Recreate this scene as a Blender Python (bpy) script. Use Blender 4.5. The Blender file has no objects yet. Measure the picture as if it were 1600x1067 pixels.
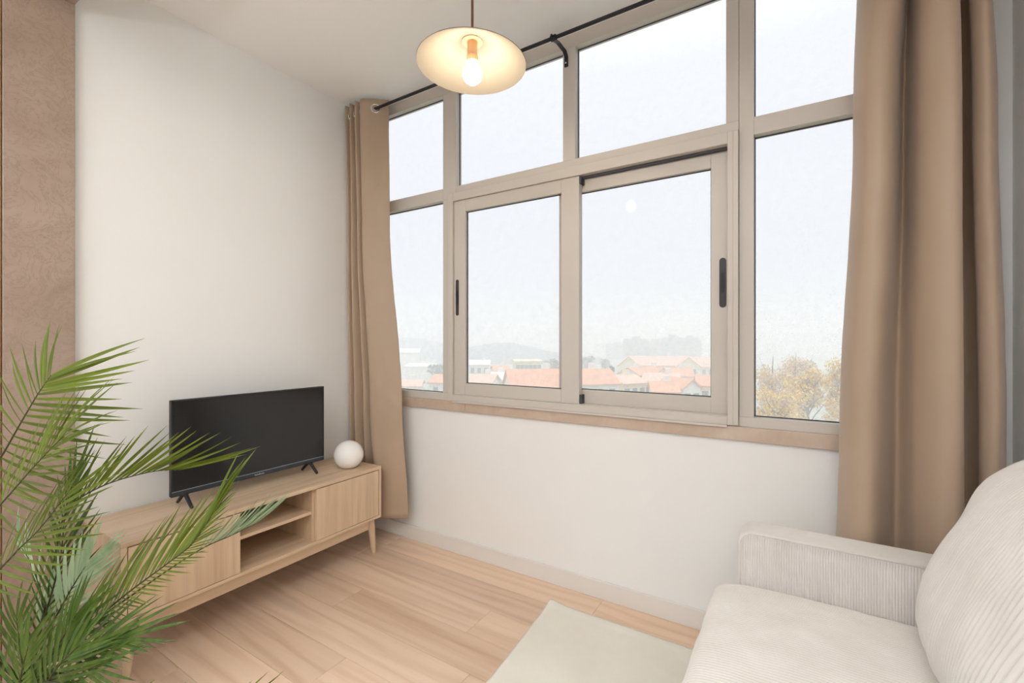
import bpy, bmesh, math, random
import numpy as np
from mathutils import Vector, Matrix, noise as mnoise

random.seed(7)
PI = math.pi
scene = bpy.context.scene
COL = scene.collection

# ------------------------------------------------------------------ camera
FOC = 706.0                                   # focal length in pixels of the 1600 px frame
CAM = Vector((2.391, -2.003, 1.2))
YAW = math.atan(440 / 706.0)
FWD = Vector((-math.sin(YAW), math.cos(YAW), 0))
RGT = Vector((math.cos(YAW), math.sin(YAW), 0))
UPV = Vector((0, 0, 1))
cam_data = bpy.data.cameras.new('camera')
cam_data.sensor_width = 36.0
cam_data.lens = 36.0 * FOC / 1600.0
cam_data.clip_start = 0.02
cam_data.clip_end = 3000
cam = bpy.data.objects.new('camera', cam_data)
cam.location = CAM
cam.rotation_euler = (PI / 2, 0, YAW)
COL.objects.link(cam)
scene.camera = cam


def at(px, py, depth):
    """world point seen at a pixel of the photograph, at a given depth"""
    return CAM + depth * (FWD + RGT * (px - 800) / FOC - UPV * (py - 533.4) / FOC)


# ------------------------------------------------------------------ world: bright overcast sky
SKY_STRENGTH = 1.0
world = bpy.data.worlds.new('overcast_sky')
scene.world = world
world.use_nodes = True
wn, wl = world.node_tree.nodes, world.node_tree.links
wn.clear()
w_out = wn.new('ShaderNodeOutputWorld')
w_bg = wn.new('ShaderNodeBackground')
w_tc = wn.new('ShaderNodeTexCoord')
w_sep = wn.new('ShaderNodeSeparateXYZ')
w_map = wn.new('ShaderNodeMapRange')
w_ramp = wn.new('ShaderNodeValToRGB')
w_map.inputs['From Min'].default_value = -1
w_map.inputs['From Max'].default_value = 1
wl.new(w_tc.outputs['Generated'], w_sep.inputs[0])
wl.new(w_sep.outputs['Z'], w_map.inputs['Value'])
wl.new(w_map.outputs[0], w_ramp.inputs[0])
e = w_ramp.color_ramp.elements
# overcast: dull ground haze, pale horizon, brighter towards the zenith
e[0].position, e[0].color = 0.0, (0.62, 0.62, 0.62, 1)
e[1].position, e[1].color = 1.0, (2.25, 2.25, 2.28, 1)
for pos_, col_ in ((0.485, (0.72, 0.73, 0.76, 1)), (0.51, (0.82, 0.85, 0.945, 1)), (0.63, (0.90, 0.92, 0.985, 1)), (0.75, (0.97, 0.985, 1.03, 1))):
    m_ = e.new(pos_); m_.color = col_
wl.new(w_ramp.outputs[0], w_bg.inputs['Color'])
w_bg.inputs['Strength'].default_value = SKY_STRENGTH
wl.new(w_bg.outputs[0], w_out.inputs['Surface'])

# ------------------------------------------------------------------ exposure and colour
vs = scene.view_settings
scene.display_settings.display_device = 'sRGB'
vs.view_transform = 'Standard'
vs.look = 'None'
vs.exposure = 0.0
vs.gamma = 1.0
vs.use_curve_mapping = False
cy = scene.cycles
cy.max_bounces = 8
cy.diffuse_bounces = 5
cy.glossy_bounces = 3
cy.transmission_bounces = 6
cy.transparent_max_bounces = 16
cy.volume_bounces = 3
cy.use_adaptive_sampling = True
cy.adaptive_threshold = 0.02
cy.caustics_reflective = False
cy.caustics_refractive = False
cy.sample_clamp_indirect = 6.0

FILL_LAMP_WATTS = 107.0
BULB_STRENGTH = 120.0
MIST_DENSITY = 0.0066


# ------------------------------------------------------------------ materials
def srgb(r, g, b):
    def c(v):
        v /= 255.0
        return v / 12.92 if v <= 0.04045 else ((v + 0.055) / 1.055) ** 2.4
    return (c(r), c(g), c(b), 1.0)


class NT:
    def __init__(self, name):
        self.m = bpy.data.materials.new(name)
        self.m.use_nodes = True
        self.n = self.m.node_tree.nodes
        self.l = self.m.node_tree.links
        self.n.clear()
        self.out = self.n.new('ShaderNodeOutputMaterial')

    def node(self, t, **kw):
        n = self.n.new('ShaderNode' + t)
        for k, v in kw.items():
            if hasattr(n, k) and k not in n.inputs:
                setattr(n, k, v)
            else:
                n.inputs[k].default_value = v
        return n

    def link(self, a, b):
        self.l.new(a, b)

    def coords(self, scale=(1, 1, 1), rand=0.0):
        tc = self.node('TexCoord')
        mp = self.node('Mapping')
        mp.inputs['Scale'].default_value = scale
        self.link(tc.outputs['Object'], mp.inputs['Vector'])
        if rand:
            oi = self.node('ObjectInfo')
            mu = self.node('Math', operation='MULTIPLY')
            mu.inputs[1].default_value = rand
            self.link(oi.outputs['Random'], mu.inputs[0])
            cb = self.node('CombineXYZ')
            for k in range(3):
                self.link(mu.outputs[0], cb.inputs[k])
            self.link(cb.outputs[0], mp.inputs['Location'])
        return mp.outputs[0]

    def noise(self, vec, scale, detail=4.0, rough=0.55, dist=0.0):
        n = self.node('TexNoise')
        n.inputs['Scale'].default_value = scale
        n.inputs['Detail'].default_value = detail
        n.inputs['Roughness'].default_value = rough
        n.inputs['Distortion'].default_value = dist
        self.link(vec, n.inputs['Vector'])
        return n.outputs['Fac']

    def ramp(self, fac, stops):
        r = self.node('ValToRGB')
        el = r.color_ramp.elements
        el[0].position, el[0].color = stops[0]
        el[1].position, el[1].color = stops[-1]
        for p, c in stops[1:-1]:
            x = el.new(p); x.color = c
        self.link(fac, r.inputs[0])
        return r.outputs[0]

    def mix(self, fac, a, b, mode='MIX'):
        m = self.node('MixRGB', blend_type=mode)
        for s, v in ((0, fac), (1, a), (2, b)):
            if isinstance(v, (int, float)):
                m.inputs[s].default_value = v
            elif isinstance(v, tuple):
                m.inputs[s].default_value = v
            else:
                self.link(v, m.inputs[s])
        return m.outputs[0]

    def bump(self, h, strength, dist):
        b = self.node('Bump')
        b.inputs['Strength'].default_value = strength
        b.inputs['Distance'].default_value = dist
        self.link(h, b.inputs['Height'])
        return b.outputs[0]

    def bsdf(self, color, rough=0.5, metal=0.0, normal=None, spec=0.5, **kw):
        p = self.node('BsdfPrincipled')
        if isinstance(color, tuple):
            p.inputs['Base Color'].default_value = color
        else:
            self.link(color, p.inputs['Base Color'])
        if isinstance(rough, (int, float)):
            p.inputs['Roughness'].default_value = rough
        else:
            self.link(rough, p.inputs['Roughness'])
        p.inputs['Metallic'].default_value = metal
        p.inputs['Specular IOR Level'].default_value = spec
        for k, v in kw.items():
            p.inputs[k].default_value = v
        if normal is not None:
            self.link(normal, p.inputs['Normal'])
        return p.outputs[0]

    def done(self, shader):
        self.link(shader, self.out.inputs['Surface'])
        return self.m


def plain(name, col, rough=0.5, metal=0.0, spec=0.5, var=0.06, scale=6.0, bump=0.0, bscale=60.0):
    t = NT(name)
    v = t.coords()
    dark = tuple(c * (1 - var) for c in col[:3]) + (1,)
    lite = tuple(min(1, c * (1 + var)) for c in col[:3]) + (1,)
    c = t.ramp(t.noise(v, scale), [(0.3, dark), (0.7, lite)])
    nrm = t.bump(t.noise(v, bscale, 3), bump, 0.002) if bump else None
    return t.done(t.bsdf(c, rough, metal, nrm, spec))


def wood(name, cols, axis, rough=0.45, grain=1.0, figure=0.5, rnd=17.0, tone=0.0):
    """oak look: streaks along an axis, knots and a cathedral figure"""
    t = NT(name)
    sc = [34 * grain, 34 * grain, 34 * grain]
    sc[axis] = 1.6 * grain
    v = t.coords(tuple(sc), rnd)
    fine = t.noise(v, 1.0, 6, 0.6, 0.6)
    sc2 = [6.5 * grain] * 3
    sc2[axis] = 0.75 * grain
    v2 = t.coords(tuple(sc2), rnd)
    wv = t.node('TexWave', wave_type='RINGS', rings_direction='XYZ'[axis])
    wv.inputs['Scale'].default_value = 0.9
    wv.inputs['Distortion'].default_value = 9.0
    wv.inputs['Detail'].default_value = 3.0
    wv.inputs['Detail Scale'].default_value = 1.3
    t.link(v2, wv.inputs['Vector'])
    broad = t.noise(v2, 0.7, 3, 0.5, 0.4)
    c1 = t.ramp(fine, [(0.28, cols[0]), (0.5, cols[1]), (0.75, cols[2])])
    c2 = t.ramp(wv.outputs['Fac'], [(0.0, cols[0]), (0.35, cols[1]), (1.0, cols[2])])
    c = t.mix(figure * 0.55, c1, c2)
    c3 = t.ramp(broad, [(0.3, cols[0]), (0.7, cols[2])])
    c = t.mix(0.35, c, c3)
    # small dark knots
    vo = t.node('TexVoronoi')
    vo.inputs['Scale'].default_value = 0.55
    t.link(v2, vo.inputs['Vector'])
    k = t.ramp(vo.outputs['Distance'], [(0.03, (1, 1, 1, 1)), (0.13, (0, 0, 0, 1))])
    kd = tuple(x * 0.55 for x in cols[0][:3]) + (1,)
    km = t.mix(figure * 0.8, (0, 0, 0, 1), k)
    c = t.mix(km, c, kd)
    if tone:
        oi = t.node('ObjectInfo')
        mr = t.node('MapRange')
        mr.inputs['To Min'].default_value = 1 - tone
        mr.inputs['To Max'].default_value = 1 + tone * 0.6
        t.link(oi.outputs['Random'], mr.inputs['Value'])
        hs = t.node('HueSaturation')
        t.link(mr.outputs[0], hs.inputs['Value'])
        t.link(c, hs.inputs['Color'])
        c = hs.outputs[0]
    nrm = t.bump(fine, 0.12, 0.001)
    return t.done(t.bsdf(c, rough, 0, nrm, 0.4))


M = {}
M['wall'] = plain('wall_paint', srgb(247, 247, 245), 0.85, var=0.012, scale=2.0, bump=0.05, bscale=180, spec=0.2)
M['ceiling'] = plain('ceiling_paint', srgb(250, 249, 247), 0.9, var=0.012, scale=2.0, spec=0.2)
M['baseboard'] = plain('baseboard_paint', srgb(236, 232, 227), 0.5, var=0.01)
M['aluminium'] = plain('lacquered_aluminium', srgb(206, 199, 190), 0.38, 0.0, 0.5, var=0.02, scale=3)
M['alu_dark'] = plain('gasket_rubber', srgb(70, 72, 78), 0.6)
M['black_metal'] = plain('black_metal', srgb(36, 37, 44), 0.45, 0.3)
M['handle'] = plain('dark_handle', srgb(58, 54, 56), 0.4, 0.2)
M['chrome'] = plain('chrome', srgb(225, 225, 228), 0.15, 1.0)
M['tv_body'] = plain('tv_plastic', srgb(26, 28, 32), 0.42)
M['tv_bezel'] = plain('tv_bezel', srgb(44, 52, 60), 0.35)
M['tv_line'] = plain('tv_trim_line', srgb(150, 165, 175), 0.3, 0.5)
M['logo'] = plain('logo_silver', srgb(205, 208, 212), 0.3, 0.3)
M['rim_white'] = plain('opal_glass', srgb(253, 252, 250), 0.25, var=0.004, spec=0.5)
M['cord'] = plain('brown_cord', srgb(122, 78, 62), 0.7)
M['socket'] = plain('lamp_socket', srgb(214, 178, 140), 0.5)
M['pot'] = plain('pot_plastic', srgb(40, 38, 36), 0.6)
M['soil'] = plain('soil', srgb(58, 44, 34), 0.95, var=0.3, scale=40, bump=0.6, bscale=60)
M['stem'] = plain('palm_stem', srgb(58, 62, 26), 0.6, var=0.15)

oak = [srgb(190, 160, 130), srgb(216, 191, 161), srgb(230, 208, 180)]
M['oak_y'] = wood('oak_along_y', oak, 1, 0.5, 1.0, 0.35)
M['oak_z'] = wood('oak_along_z', oak, 2, 0.5, 1.0, 0.45)
M['oak_x'] = wood('oak_along_x', oak, 0, 0.5, 1.0, 0.35)
flo = [srgb(202, 168, 138), srgb(236, 208, 182), srgb(244, 219, 196)]
M['floor'] = wood('floor_laminate', flo, 0, 0.42, 0.8, 0.75, rnd=31.0, tone=0.10)
M['floor_gap'] = plain('floor_joint', srgb(120, 88, 64), 0.7)
M['door_wood'] = wood('brown_frame_wood', [srgb(120, 82, 48), srgb(160, 118, 78), srgb(178, 140, 98)], 2, 0.5)


def stone_mat():
    t = NT('beige_stone')
    v = t.coords((1, 1, 1), 5.0)
    n1 = t.noise(v, 3.0, 6, 0.65, 1.2)
    n2 = t.noise(v, 11.0, 5, 0.7, 2.5)
    base = t.ramp(n1, [(0.3, srgb(150, 129, 114)), (0.5, srgb(164, 143, 127)), (0.7, srgb(172, 152, 137))])
    vein = t.ramp(n2, [(0.47, (0, 0, 0, 1)), (0.5, (1, 1, 1, 1)), (0.53, (0, 0, 0, 1))])
    vm = t.mix(0.5, (0, 0, 0, 1), vein)
    c = t.mix(vm, base, srgb(132, 112, 104))
    c = t.mix(t.ramp(t.noise(v, 1.4, 4, 0.6, 0.8), [(0.45, (0, 0, 0, 1)), (0.75, (0.5, 0.5, 0.5, 1))]), c, srgb(168, 152, 144))
    return t.done(t.bsdf(c, 0.4, 0, t.bump(n2, 0.06, 0.002), 0.4))


M['stone'] = stone_mat()


def sill_mat():
    t = NT('sill_stone')
    v = t.coords((1, 1, 1), 9.0)
    n1 = t.noise(v, 5.0, 6, 0.65, 0.8)
    c = t.ramp(n1, [(0.3, srgb(188, 166, 146)), (0.55, srgb(200, 180, 162)), (0.75, srgb(210, 194, 178))])
    return t.done(t.bsdf(c, 0.45, 0, t.bump(n1, 0.05, 0.002), 0.4))


M['sill'] = sill_mat()


def glass_mat(name, haze_film, low_haze_film, z0=0.9, z1=1.45):
    """clear pane with dried rain marks and a thin film that also stands in for haze, stronger low down"""
    t = NT(name)
    tr = t.node('BsdfTransparent')
    tr.inputs['Color'].default_value = (0.985, 0.99, 0.995, 1)
    gl = t.node('BsdfGlossy')
    gl.inputs['Roughness'].default_value = 0.02
    fr = t.node('Fresnel')
    fr.inputs['IOR'].default_value = 1.08
    mx = t.node('MixShader')
    t.link(fr.outputs[0], mx.inputs[0])
    t.link(tr.outputs[0], mx.inputs[1])
    t.link(gl.outputs[0], mx.inputs[2])
    geo = t.node('NewGeometry')
    sp = t.node('SeparateXYZ')
    t.link(geo.outputs['Position'], sp.inputs[0])
    mr = t.node('MapRange')
    mr.inputs['From Min'].default_value = z0
    mr.inputs['From Max'].default_value = z1
    mr.inputs['To Min'].default_value = low_haze_film
    mr.inputs['To Max'].default_value = haze_film
    t.link(sp.outputs['Z'], mr.inputs['Value'])
    v = t.coords()
    n1 = t.ramp(t.noise(v, 26, 5, 0.7), [(0.35, (0.55, 0.55, 0.55, 1)), (0.7, (1.3, 1.3, 1.3, 1))])
    vo = t.node('TexVoronoi')
    vo.inputs['Scale'].default_value = 75.0
    t.link(v, vo.inputs['Vector'])
    spk = t.ramp(vo.outputs['Distance'], [(0.10, (1.8, 1.8, 1.8, 1)), (0.22, (0, 0, 0, 1))])
    add = t.mix(1.0, n1, spk, 'ADD')
    mu = t.node('Math', operation='MULTIPLY', use_clamp=True)
    t.link(add, mu.inputs[0])
    t.link(mr.outputs[0], mu.inputs[1])
    tl = t.node('BsdfTranslucent')  # pale film: rain marks, plus haze laid over the view outside
    tl.inputs['Color'].default_value = (0.97, 0.98, 1.0, 1)
    mx2 = t.node('MixShader')
    t.link(mu.outputs[0], mx2.inputs[0])
    t.link(mx.outputs[0], mx2.inputs[1])
    t.link(tl.outputs[0], mx2.inputs[2])
    return t.done(mx2.outputs[0])


M['glass'] = glass_mat('window_glass', 0.03, 0.09)
M['glass_wet'] = glass_mat('window_glass_rain_marks', 0.03, 0.20)


def curtain_mat():
    t = NT('beige_satin_curtain')
    v = t.coords((160, 160, 160))
    n = t.noise(v, 3.0, 2)
    v2 = t.coords()
    c = t.ramp(t.noise(v2, 3.0, 3), [(0.3, srgb(182, 159, 136)), (0.7, srgb(190, 168, 145))])
    p = t.bsdf(c, 0.46, 0, t.bump(n, 0.06, 0.0008), 0.45, **{'Sheen Weight': 0.25})
    tl = t.node('BsdfTranslucent')
    tl.inputs['Color'].default_value = srgb(214, 184, 146)
    mx = t.node('MixShader')
    mx.inputs[0].default_value = 0.10
    t.link(p, mx.inputs[1])
    t.link(tl.outputs[0], mx.inputs[2])
    return t.done(mx.outputs[0])


M['curtain'] = curtain_mat()


def cord_fabric():
    t = NT('cream_corduroy')
    v = t.coords()
    n = t.noise(v, 260, 3)
    c = t.ramp(t.noise(v, 9.0, 5), [(0.3, srgb(226, 221, 214)), (0.7, srgb(236, 232, 227))])
    return t.done(t.bsdf(c, 0.9, 0, t.bump(n, 0.25, 0.0012), 0.15, **{'Sheen Weight': 0.35}))


M['corduroy'] = cord_fabric()


def rug_mat():
    t = NT('cream_woven_rug')
    v = t.coords((1, 1, 1))
    n = t.noise(v, 320, 3)
    c = t.ramp(t.noise(v, 5.0, 4), [(0.3, srgb(238, 234, 222)), (0.7, srgb(246, 243, 233))])
    return t.done(t.bsdf(c, 0.95, 0, t.bump(n, 0.5, 0.002), 0.1))


M['rug'] = rug_mat()


def leaf_mat(name, base, lite, trans):
    t = NT(name)
    v = t.coords((60, 2, 2))
    oi = t.node('ObjectInfo')
    n = t.noise(v, 1.0, 3)
    c = t.ramp(n, [(0.3, base), (0.7, lite)])
    hs = t.node('HueSaturation')
    mr = t.node('MapRange')
    mr.inputs['To Min'].default_value = 0.72
    mr.inputs['To Max'].default_value = 1.25
    t.link(oi.outputs['Random'], mr.inputs['Value'])
    t.link(mr.outputs[0], hs.inputs['Value'])
    t.link(c, hs.inputs['Color'])
    p = t.bsdf(hs.outputs[0], 0.42, 0, None, 0.5)
    tl = t.node('BsdfTranslucent')
    t.link(hs.outputs[0], tl.inputs['Color'])
    mx = t.node('MixShader')
    mx.inputs[0].default_value = trans
    t.link(p, mx.inputs[1])
    t.link(tl.outputs[0], mx.inputs[2])
    return t.done(mx.outputs[0])


M['leaf'] = leaf_mat('palm_leaflet', srgb(80, 98, 18), srgb(124, 140, 42), 0.25)
M['leaf_dark'] = leaf_mat('palm_leaflet_dark', srgb(54, 80, 20), srgb(88, 114, 36), 0.2)
M['leaf_pale'] = leaf_mat('palm_leaflet_pale', srgb(148, 178, 140), srgb(184, 206, 172), 0.3)


def screen_mat():
    t = NT('tv_screen')
    p = t.bsdf((0.010, 0.010, 0.011, 1), 0.16, 0, None, 0.5)
    return t.done(p)


M['screen'] = screen_mat()


def shade_mat():
    t = NT('cream_lamp_shade')
    d = t.node('BsdfDiffuse')
    d.inputs['Color'].default_value = (0.285, 0.265, 0.232, 1)
    tl = t.node('BsdfTranslucent')
    tl.inputs['Color'].default_value = (0.31, 0.27, 0.22, 1)
    mx = t.node('MixShader')
    mx.inputs[0].default_value = 0.25
    t.link(d.outputs[0], mx.inputs[1])
    t.link(tl.outputs[0], mx.inputs[2])
    return t.done(mx.outputs[0])


M['shade'] = shade_mat()


def emit(name, col, strength):
    t = NT(name)
    em = t.node('Emission')
    em.inputs['Color'].default_value = col
    em.inputs['Strength'].default_value = strength
    return t.done(em.outputs[0])


M['bulb'] = emit('lit_bulb', (1.0, 0.80, 0.58, 1), BULB_STRENGTH)


# ------------------------------------------------------------------ mesh helpers
ORIGIN = {}


def empty(name, loc, label=None, cat=None, group=None, kind=None):
    o = bpy.data.objects.new(name, None)
    o.empty_display_size = 0.05
    o.location = loc
    COL.objects.link(o)
    ORIGIN[o] = Vector(loc)
    tag(o, label, cat, group, kind)
    return o


def tag(o, label=None, cat=None, group=None, kind=None):
    if label: o['label'] = label
    if cat: o['category'] = cat
    if group: o['group'] = group
    if kind: o['kind'] = kind
    return o


class MB:
    def __init__(self):
        self.v, self.f = [], []

    def add(self, vs, fs):
        b = len(self.v)
        self.v += [Vector(p) for p in vs]
        self.f += [tuple(b + i for i in q) for q in fs]
        return self

    def box(self, x0, x1, y0, y1, z0, z1):
        vs = [(x, y, z) for z in (z0, z1) for y in (y0, y1) for x in (x0, x1)]
        return self.add(vs, [(0, 2, 3, 1), (4, 5, 7, 6), (0, 1, 5, 4), (2, 6, 7, 3), (0, 4, 6, 2), (1, 3, 7, 5)])

    def obox(self, c, ax, ay, az):
        c, ax, ay, az = Vector(c), Vector(ax), Vector(ay), Vector(az)
        vs = [c + ax * i + ay * j + az * k for k in (-1, 1) for j in (-1, 1) for i in (-1, 1)]
        return self.add(vs, [(0, 2, 3, 1), (4, 5, 7, 6), (0, 1, 5, 4), (2, 6, 7, 3), (0, 4, 6, 2), (1, 3, 7, 5)])

    def tube(self, pts, rad, n=10, caps=True):
        pts = [Vector(p) for p in pts]
        rad = rad if isinstance(rad, (list, tuple)) else [rad] * len(pts)
        rings, prev = [], None
        for i, p in enumerate(pts):
            t = (pts[min(i + 1, len(pts) - 1)] - pts[max(i - 1, 0)]).normalized()
            ref = prev if prev is not None else (Vector((0, 0, 1)) if abs(t.z) < 0.9 else Vector((1, 0, 0)))
            a = (ref - t * ref.dot(t)).normalized()
            prev = a
            b = t.cross(a)
            rings.append([p + (a * math.cos(2 * PI * k / n) + b * math.sin(2 * PI * k / n)) * rad[i] for k in range(n)])
        base = len(self.v)
        for r in rings: self.v += r
        for i in range(len(rings) - 1):
            for k in range(n):
                k2 = (k + 1) % n
                self.f.append((base + i * n + k, base + i * n + k2, base + (i + 1) * n + k2, base + (i + 1) * n + k))
        if caps:
            self.f.append(tuple(base + k for k in reversed(range(n))))
            self.f.append(tuple(base + (len(rings) - 1) * n + k for k in range(n)))
        return self

    def lathe(self, prof, c, n=48, close=False):
        c = Vector(c)
        base = len(self.v)
        for (r, z) in prof:
            for k in range(n):
                a = 2 * PI * k / n
                self.v.append(c + Vector((r * math.cos(a), r * math.sin(a), z)))
        m = len(prof)
        for i in range(m if close else m - 1):
            j = (i + 1) % m
            for k in range(n):
                k2 = (k + 1) % n
                self.f.append((base + i * n + k, base + i * n + k2, base + j * n + k2, base + j * n + k))
        if not close:
            if prof[0][0] > 1e-6: self.f.append(tuple(base + k for k in reversed(range(n))))
            if prof[-1][0] > 1e-6: self.f.append(tuple(base + (m - 1) * n + k for k in range(n)))
        return self

    def grid(self, fn, nu, nv, closed_u=False):
        base = len(self.v)
        for j in range(nv + 1):
            for i in range(nu + (0 if closed_u else 1)):
                self.v.append(Vector(fn(i / nu, j / nv)))
        w = nu + (0 if closed_u else 1)
        for j in range(nv):
            for i in range(nu):
                i2 = (i + 1) % w
                self.f.append((base + j * w + i, base + j * w + i2, base + (j + 1) * w + i2, base + (j + 1) * w + i))
        return self

    def poly_prism(self, pts, d):
        """a flat outline pushed along d"""
        pts = [Vector(p) for p in pts]
        n = len(pts)
        d = Vector(d)
        base = len(self.v)
        self.v += pts + [p + d for p in pts]
        self.f.append(tuple(base + i for i in reversed(range(n))))
        self.f.append(tuple(base + n + i for i in range(n)))
        for i in range(n):
            j = (i + 1) % n
            self.f.append((base + i, base + j, base + n + j, base + n + i))
        return self

    def build(self, name, mat, parent=None, smooth=False, bevel=0.0, seg=2, origin=None, merge=False, angle=None):
        o0 = Vector(origin) if origin is not None else Vector((0, 0, 0))
        if parent is not None:
            po = ORIGIN.get(parent, Vector((0, 0, 0)))
            o0 = Vector(origin) if origin is not None else po
        me = bpy.data.meshes.new(name)
        me.from_pydata([tuple(p - o0) for p in self.v], [], self.f)
        me.update()
        bm = bmesh.new()
        bm.from_mesh(me)
        if merge:
            bmesh.ops.remove_doubles(bm, verts=bm.verts, dist=1e-5)
        if bevel:
            ed = [e_ for e_ in bm.edges if len(e_.link_faces) == 2 and e_.calc_face_angle(0) > 0.5]
            bmesh.ops.bevel(bm, geom=ed, offset=bevel, segments=seg, profile=0.5, affect='EDGES', clamp_overlap=True)
        bmesh.ops.recalc_face_normals(bm, faces=bm.faces)
        bm.to_mesh(me)
        bm.free()
        if smooth:
            for p in me.polygons: p.use_smooth = True
            if angle:
                try:
                    me.set_sharp_from_angle(angle=angle)
                except Exception:
                    pass
        me.materials.append(M[mat] if isinstance(mat, str) else mat)
        ob = bpy.data.objects.new(name, me)
        COL.objects.link(ob)
        if parent is not None:
            ob.parent = parent
            ob.location = o0 - ORIGIN.get(parent, Vector((0, 0, 0)))
        else:
            ob.location = o0
        ORIGIN[ob] = o0
        return ob


def struct(o):
    o['kind'] = 'structure'
    return o


# ================================================================== THE ROOM
CEIL = 2.684
XR = 2.965                 # right wall
WY = 0.012                 # face of the window wall under the sill
YB = -4.4                  # how far the flat goes on behind the camera

# floor: slab with planks laid along X
floor = struct(MB().box(-1.6, XR + 0.1, YB, 0.2, -0.12, -0.009).build('floor', 'floor_gap'))
plank_w = 0.18
joints = {2: [0.62], 1: [1.245], 0: [0.30, 1.62], 3: [0.12, 1.40], 4: [0.95], 5: [0.02, 1.30], 6: [0.475, 1.75], 7: [1.05], 8: [0.2, 1.5]}
row = -1
y1 = 0.02
bounds = [0.02, -0.16]
while bounds[-1] > -2.9:
    bounds.append(bounds[-1] - plank_w)
for r in range(len(bounds) - 1):
    ya, yb = bounds[r], bounds[r + 1]
    js = joints.get(r - 1, [0.35 + (r * 0.47) % 1.1])
    xs = sorted([-0.5] + js + [j + 1.29 for j in js[-1:] if j + 1.29 < 2.7] + [XR])
    for a, b in zip(xs[:-1], xs[1:]):
        if b - a < 0.05: continue
        cxm = (a + b) / 2
        MB().box(a + 0.0005, b - 0.0005, yb + 0.0005, ya - 0.0005, -0.009, 0.0).build(
            'plank', 'floor', floor, bevel=0.0007, seg=1, origin=(cxm, (ya + yb) / 2, 0))

# walls
wall_left = struct(MB().box(-0.2, 0.0, -1.42, 0.056, 0, CEIL).build('wall_left', 'wall'))
wall_right = struct(MB().box(XR, XR + 0.1, YB, 0.056, 0, CEIL).build('wall_right', 'wall'))
wall_window = struct(MB().box(0, 2.862, WY, 0.22, 0, 0.806).build('wall_window', 'wall'))
wall_pier = struct(MB().box(2.862, XR, 0.0, 0.22, 0.084, CEIL).build('wall_pier', 'wall'))
ceiling = struct(MB().box(-1.6, XR + 0.1, YB, 0.056, CEIL, CEIL + 0.15).build('ceiling', 'ceiling'))
# skirting
struct(MB().box(0.0, XR, 0.0, WY, 0, 0.084).build('baseboard_window', 'baseboard', bevel=0.003))
struct(MB().box(0.0, 0.012, -1.41, 0.0, 0, 0.084).build('baseboard_left', 'baseboard', bevel=0.003))
struct(MB().box(XR - 0.012, XR, YB, 0.0, 0, 0.084).build('baseboard_right', 'baseboard', bevel=0.003))

# stone-clad jamb of the wide opening and the stone soffit above it
jamb = struct(MB().box(-0.2, 0.045, -1.605, -1.416, 0, 2.495).build('wall_opening', 'stone', bevel=0.003))
struct(MB().box(-0.2, XR, -1.605, -1.416, 2.495, CEIL).build('wall_lintel', 'stone', bevel=0.002))
struct(MB().box(-0.2, 0.040, -1.65, -1.606, 0, 2.495).build('trim_1', 'door_wood', bevel=0.003))
# the rest of the flat behind
struct(MB().box(-1.6, -0.2, -1.6, -1.45, 0, CEIL).build('wall_rear_left', 'wall'))

# ================================================================== WINDOW
win = empty('window_1', (1.48, 0.0, 0.866), kind='structure')
FY0, FY1 = 0.0, 0.055          # fixed frame depth
GY = 0.038                     # glass plane
XW = 2.862                     # right end of the window; plain wall beyond


def bar(name, x0, x1, z0, z1, y0=FY0, y1=FY1, parent=win, mat='aluminium', bevel=0.0018):
    return MB().box(x0, x1, y0, y1, z0, z1).build(name, mat, parent, bevel=bevel)


def pane(x0, x1, z0, z1, y, parent, mat='glass', gap=0.004):
    MB().box(x0 - 0.006, x1 + 0.006, y, y + 0.005, z0 - 0.006, z1 + 0.006).build('pane', mat, parent)
    # thin rubber gasket round the glass
    g = MB()
    yy0, yy1 = y - 0.004, y
    g.box(x0, x0 + gap, yy0, yy1, z0, z1).box(x1 - gap, x1, yy0, yy1, z0, z1)
    g.box(x0, x1, yy0, yy1, z0, z0 + gap).box(x0, x1, yy0, yy1, z1 - gap, z1)
    g.build('gasket', 'alu_dark', parent)


bar('frame_rail', 0.0, XW, 2.620, CEIL)
bar('frame_rail', 0.0, XW, 0.862, 0.902)
bar('frame_rail', 0.0, 0.05, 0.902, 2.620)
bar('frame_rail', XW - 0.05, XW, 0.902, 2.620)
bar('mullion', 0.673, 0.767, 2.012, 2.620)
bar('mullion', 1.435, 1.500, 2.079, 2.620)
bar('mullion', 2.160, 2.206, 2.079, 2.620)
bar('mullion', 2.207, 2.259, 0.902, 2.620)
bar('mullion', 0.673, 0.718, 0.902, 2.012)
bar('transom', 0.05, 0.673, 2.012, 2.081)
bar('transom', 0.767, 2.206, 2.041, 2.079)
bar('transom', 2.259, XW - 0.05, 2.010, 2.080)
# fixed lights
pane(0.05, 0.673, 2.081, 2.620, GY, win)
pane(0.767, 1.435, 2.079, 2.620, GY, win)
pane(1.500, 2.160, 2.079, 2.620, GY, win)
pane(2.259, XW - 0.05, 2.080, 2.620, GY, win)
pane(0.05, 0.673, 0.902, 2.012, GY, win)
pane(2.259, XW - 0.05, 0.902, 2.010, GY, win, 'glass_wet')

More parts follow.
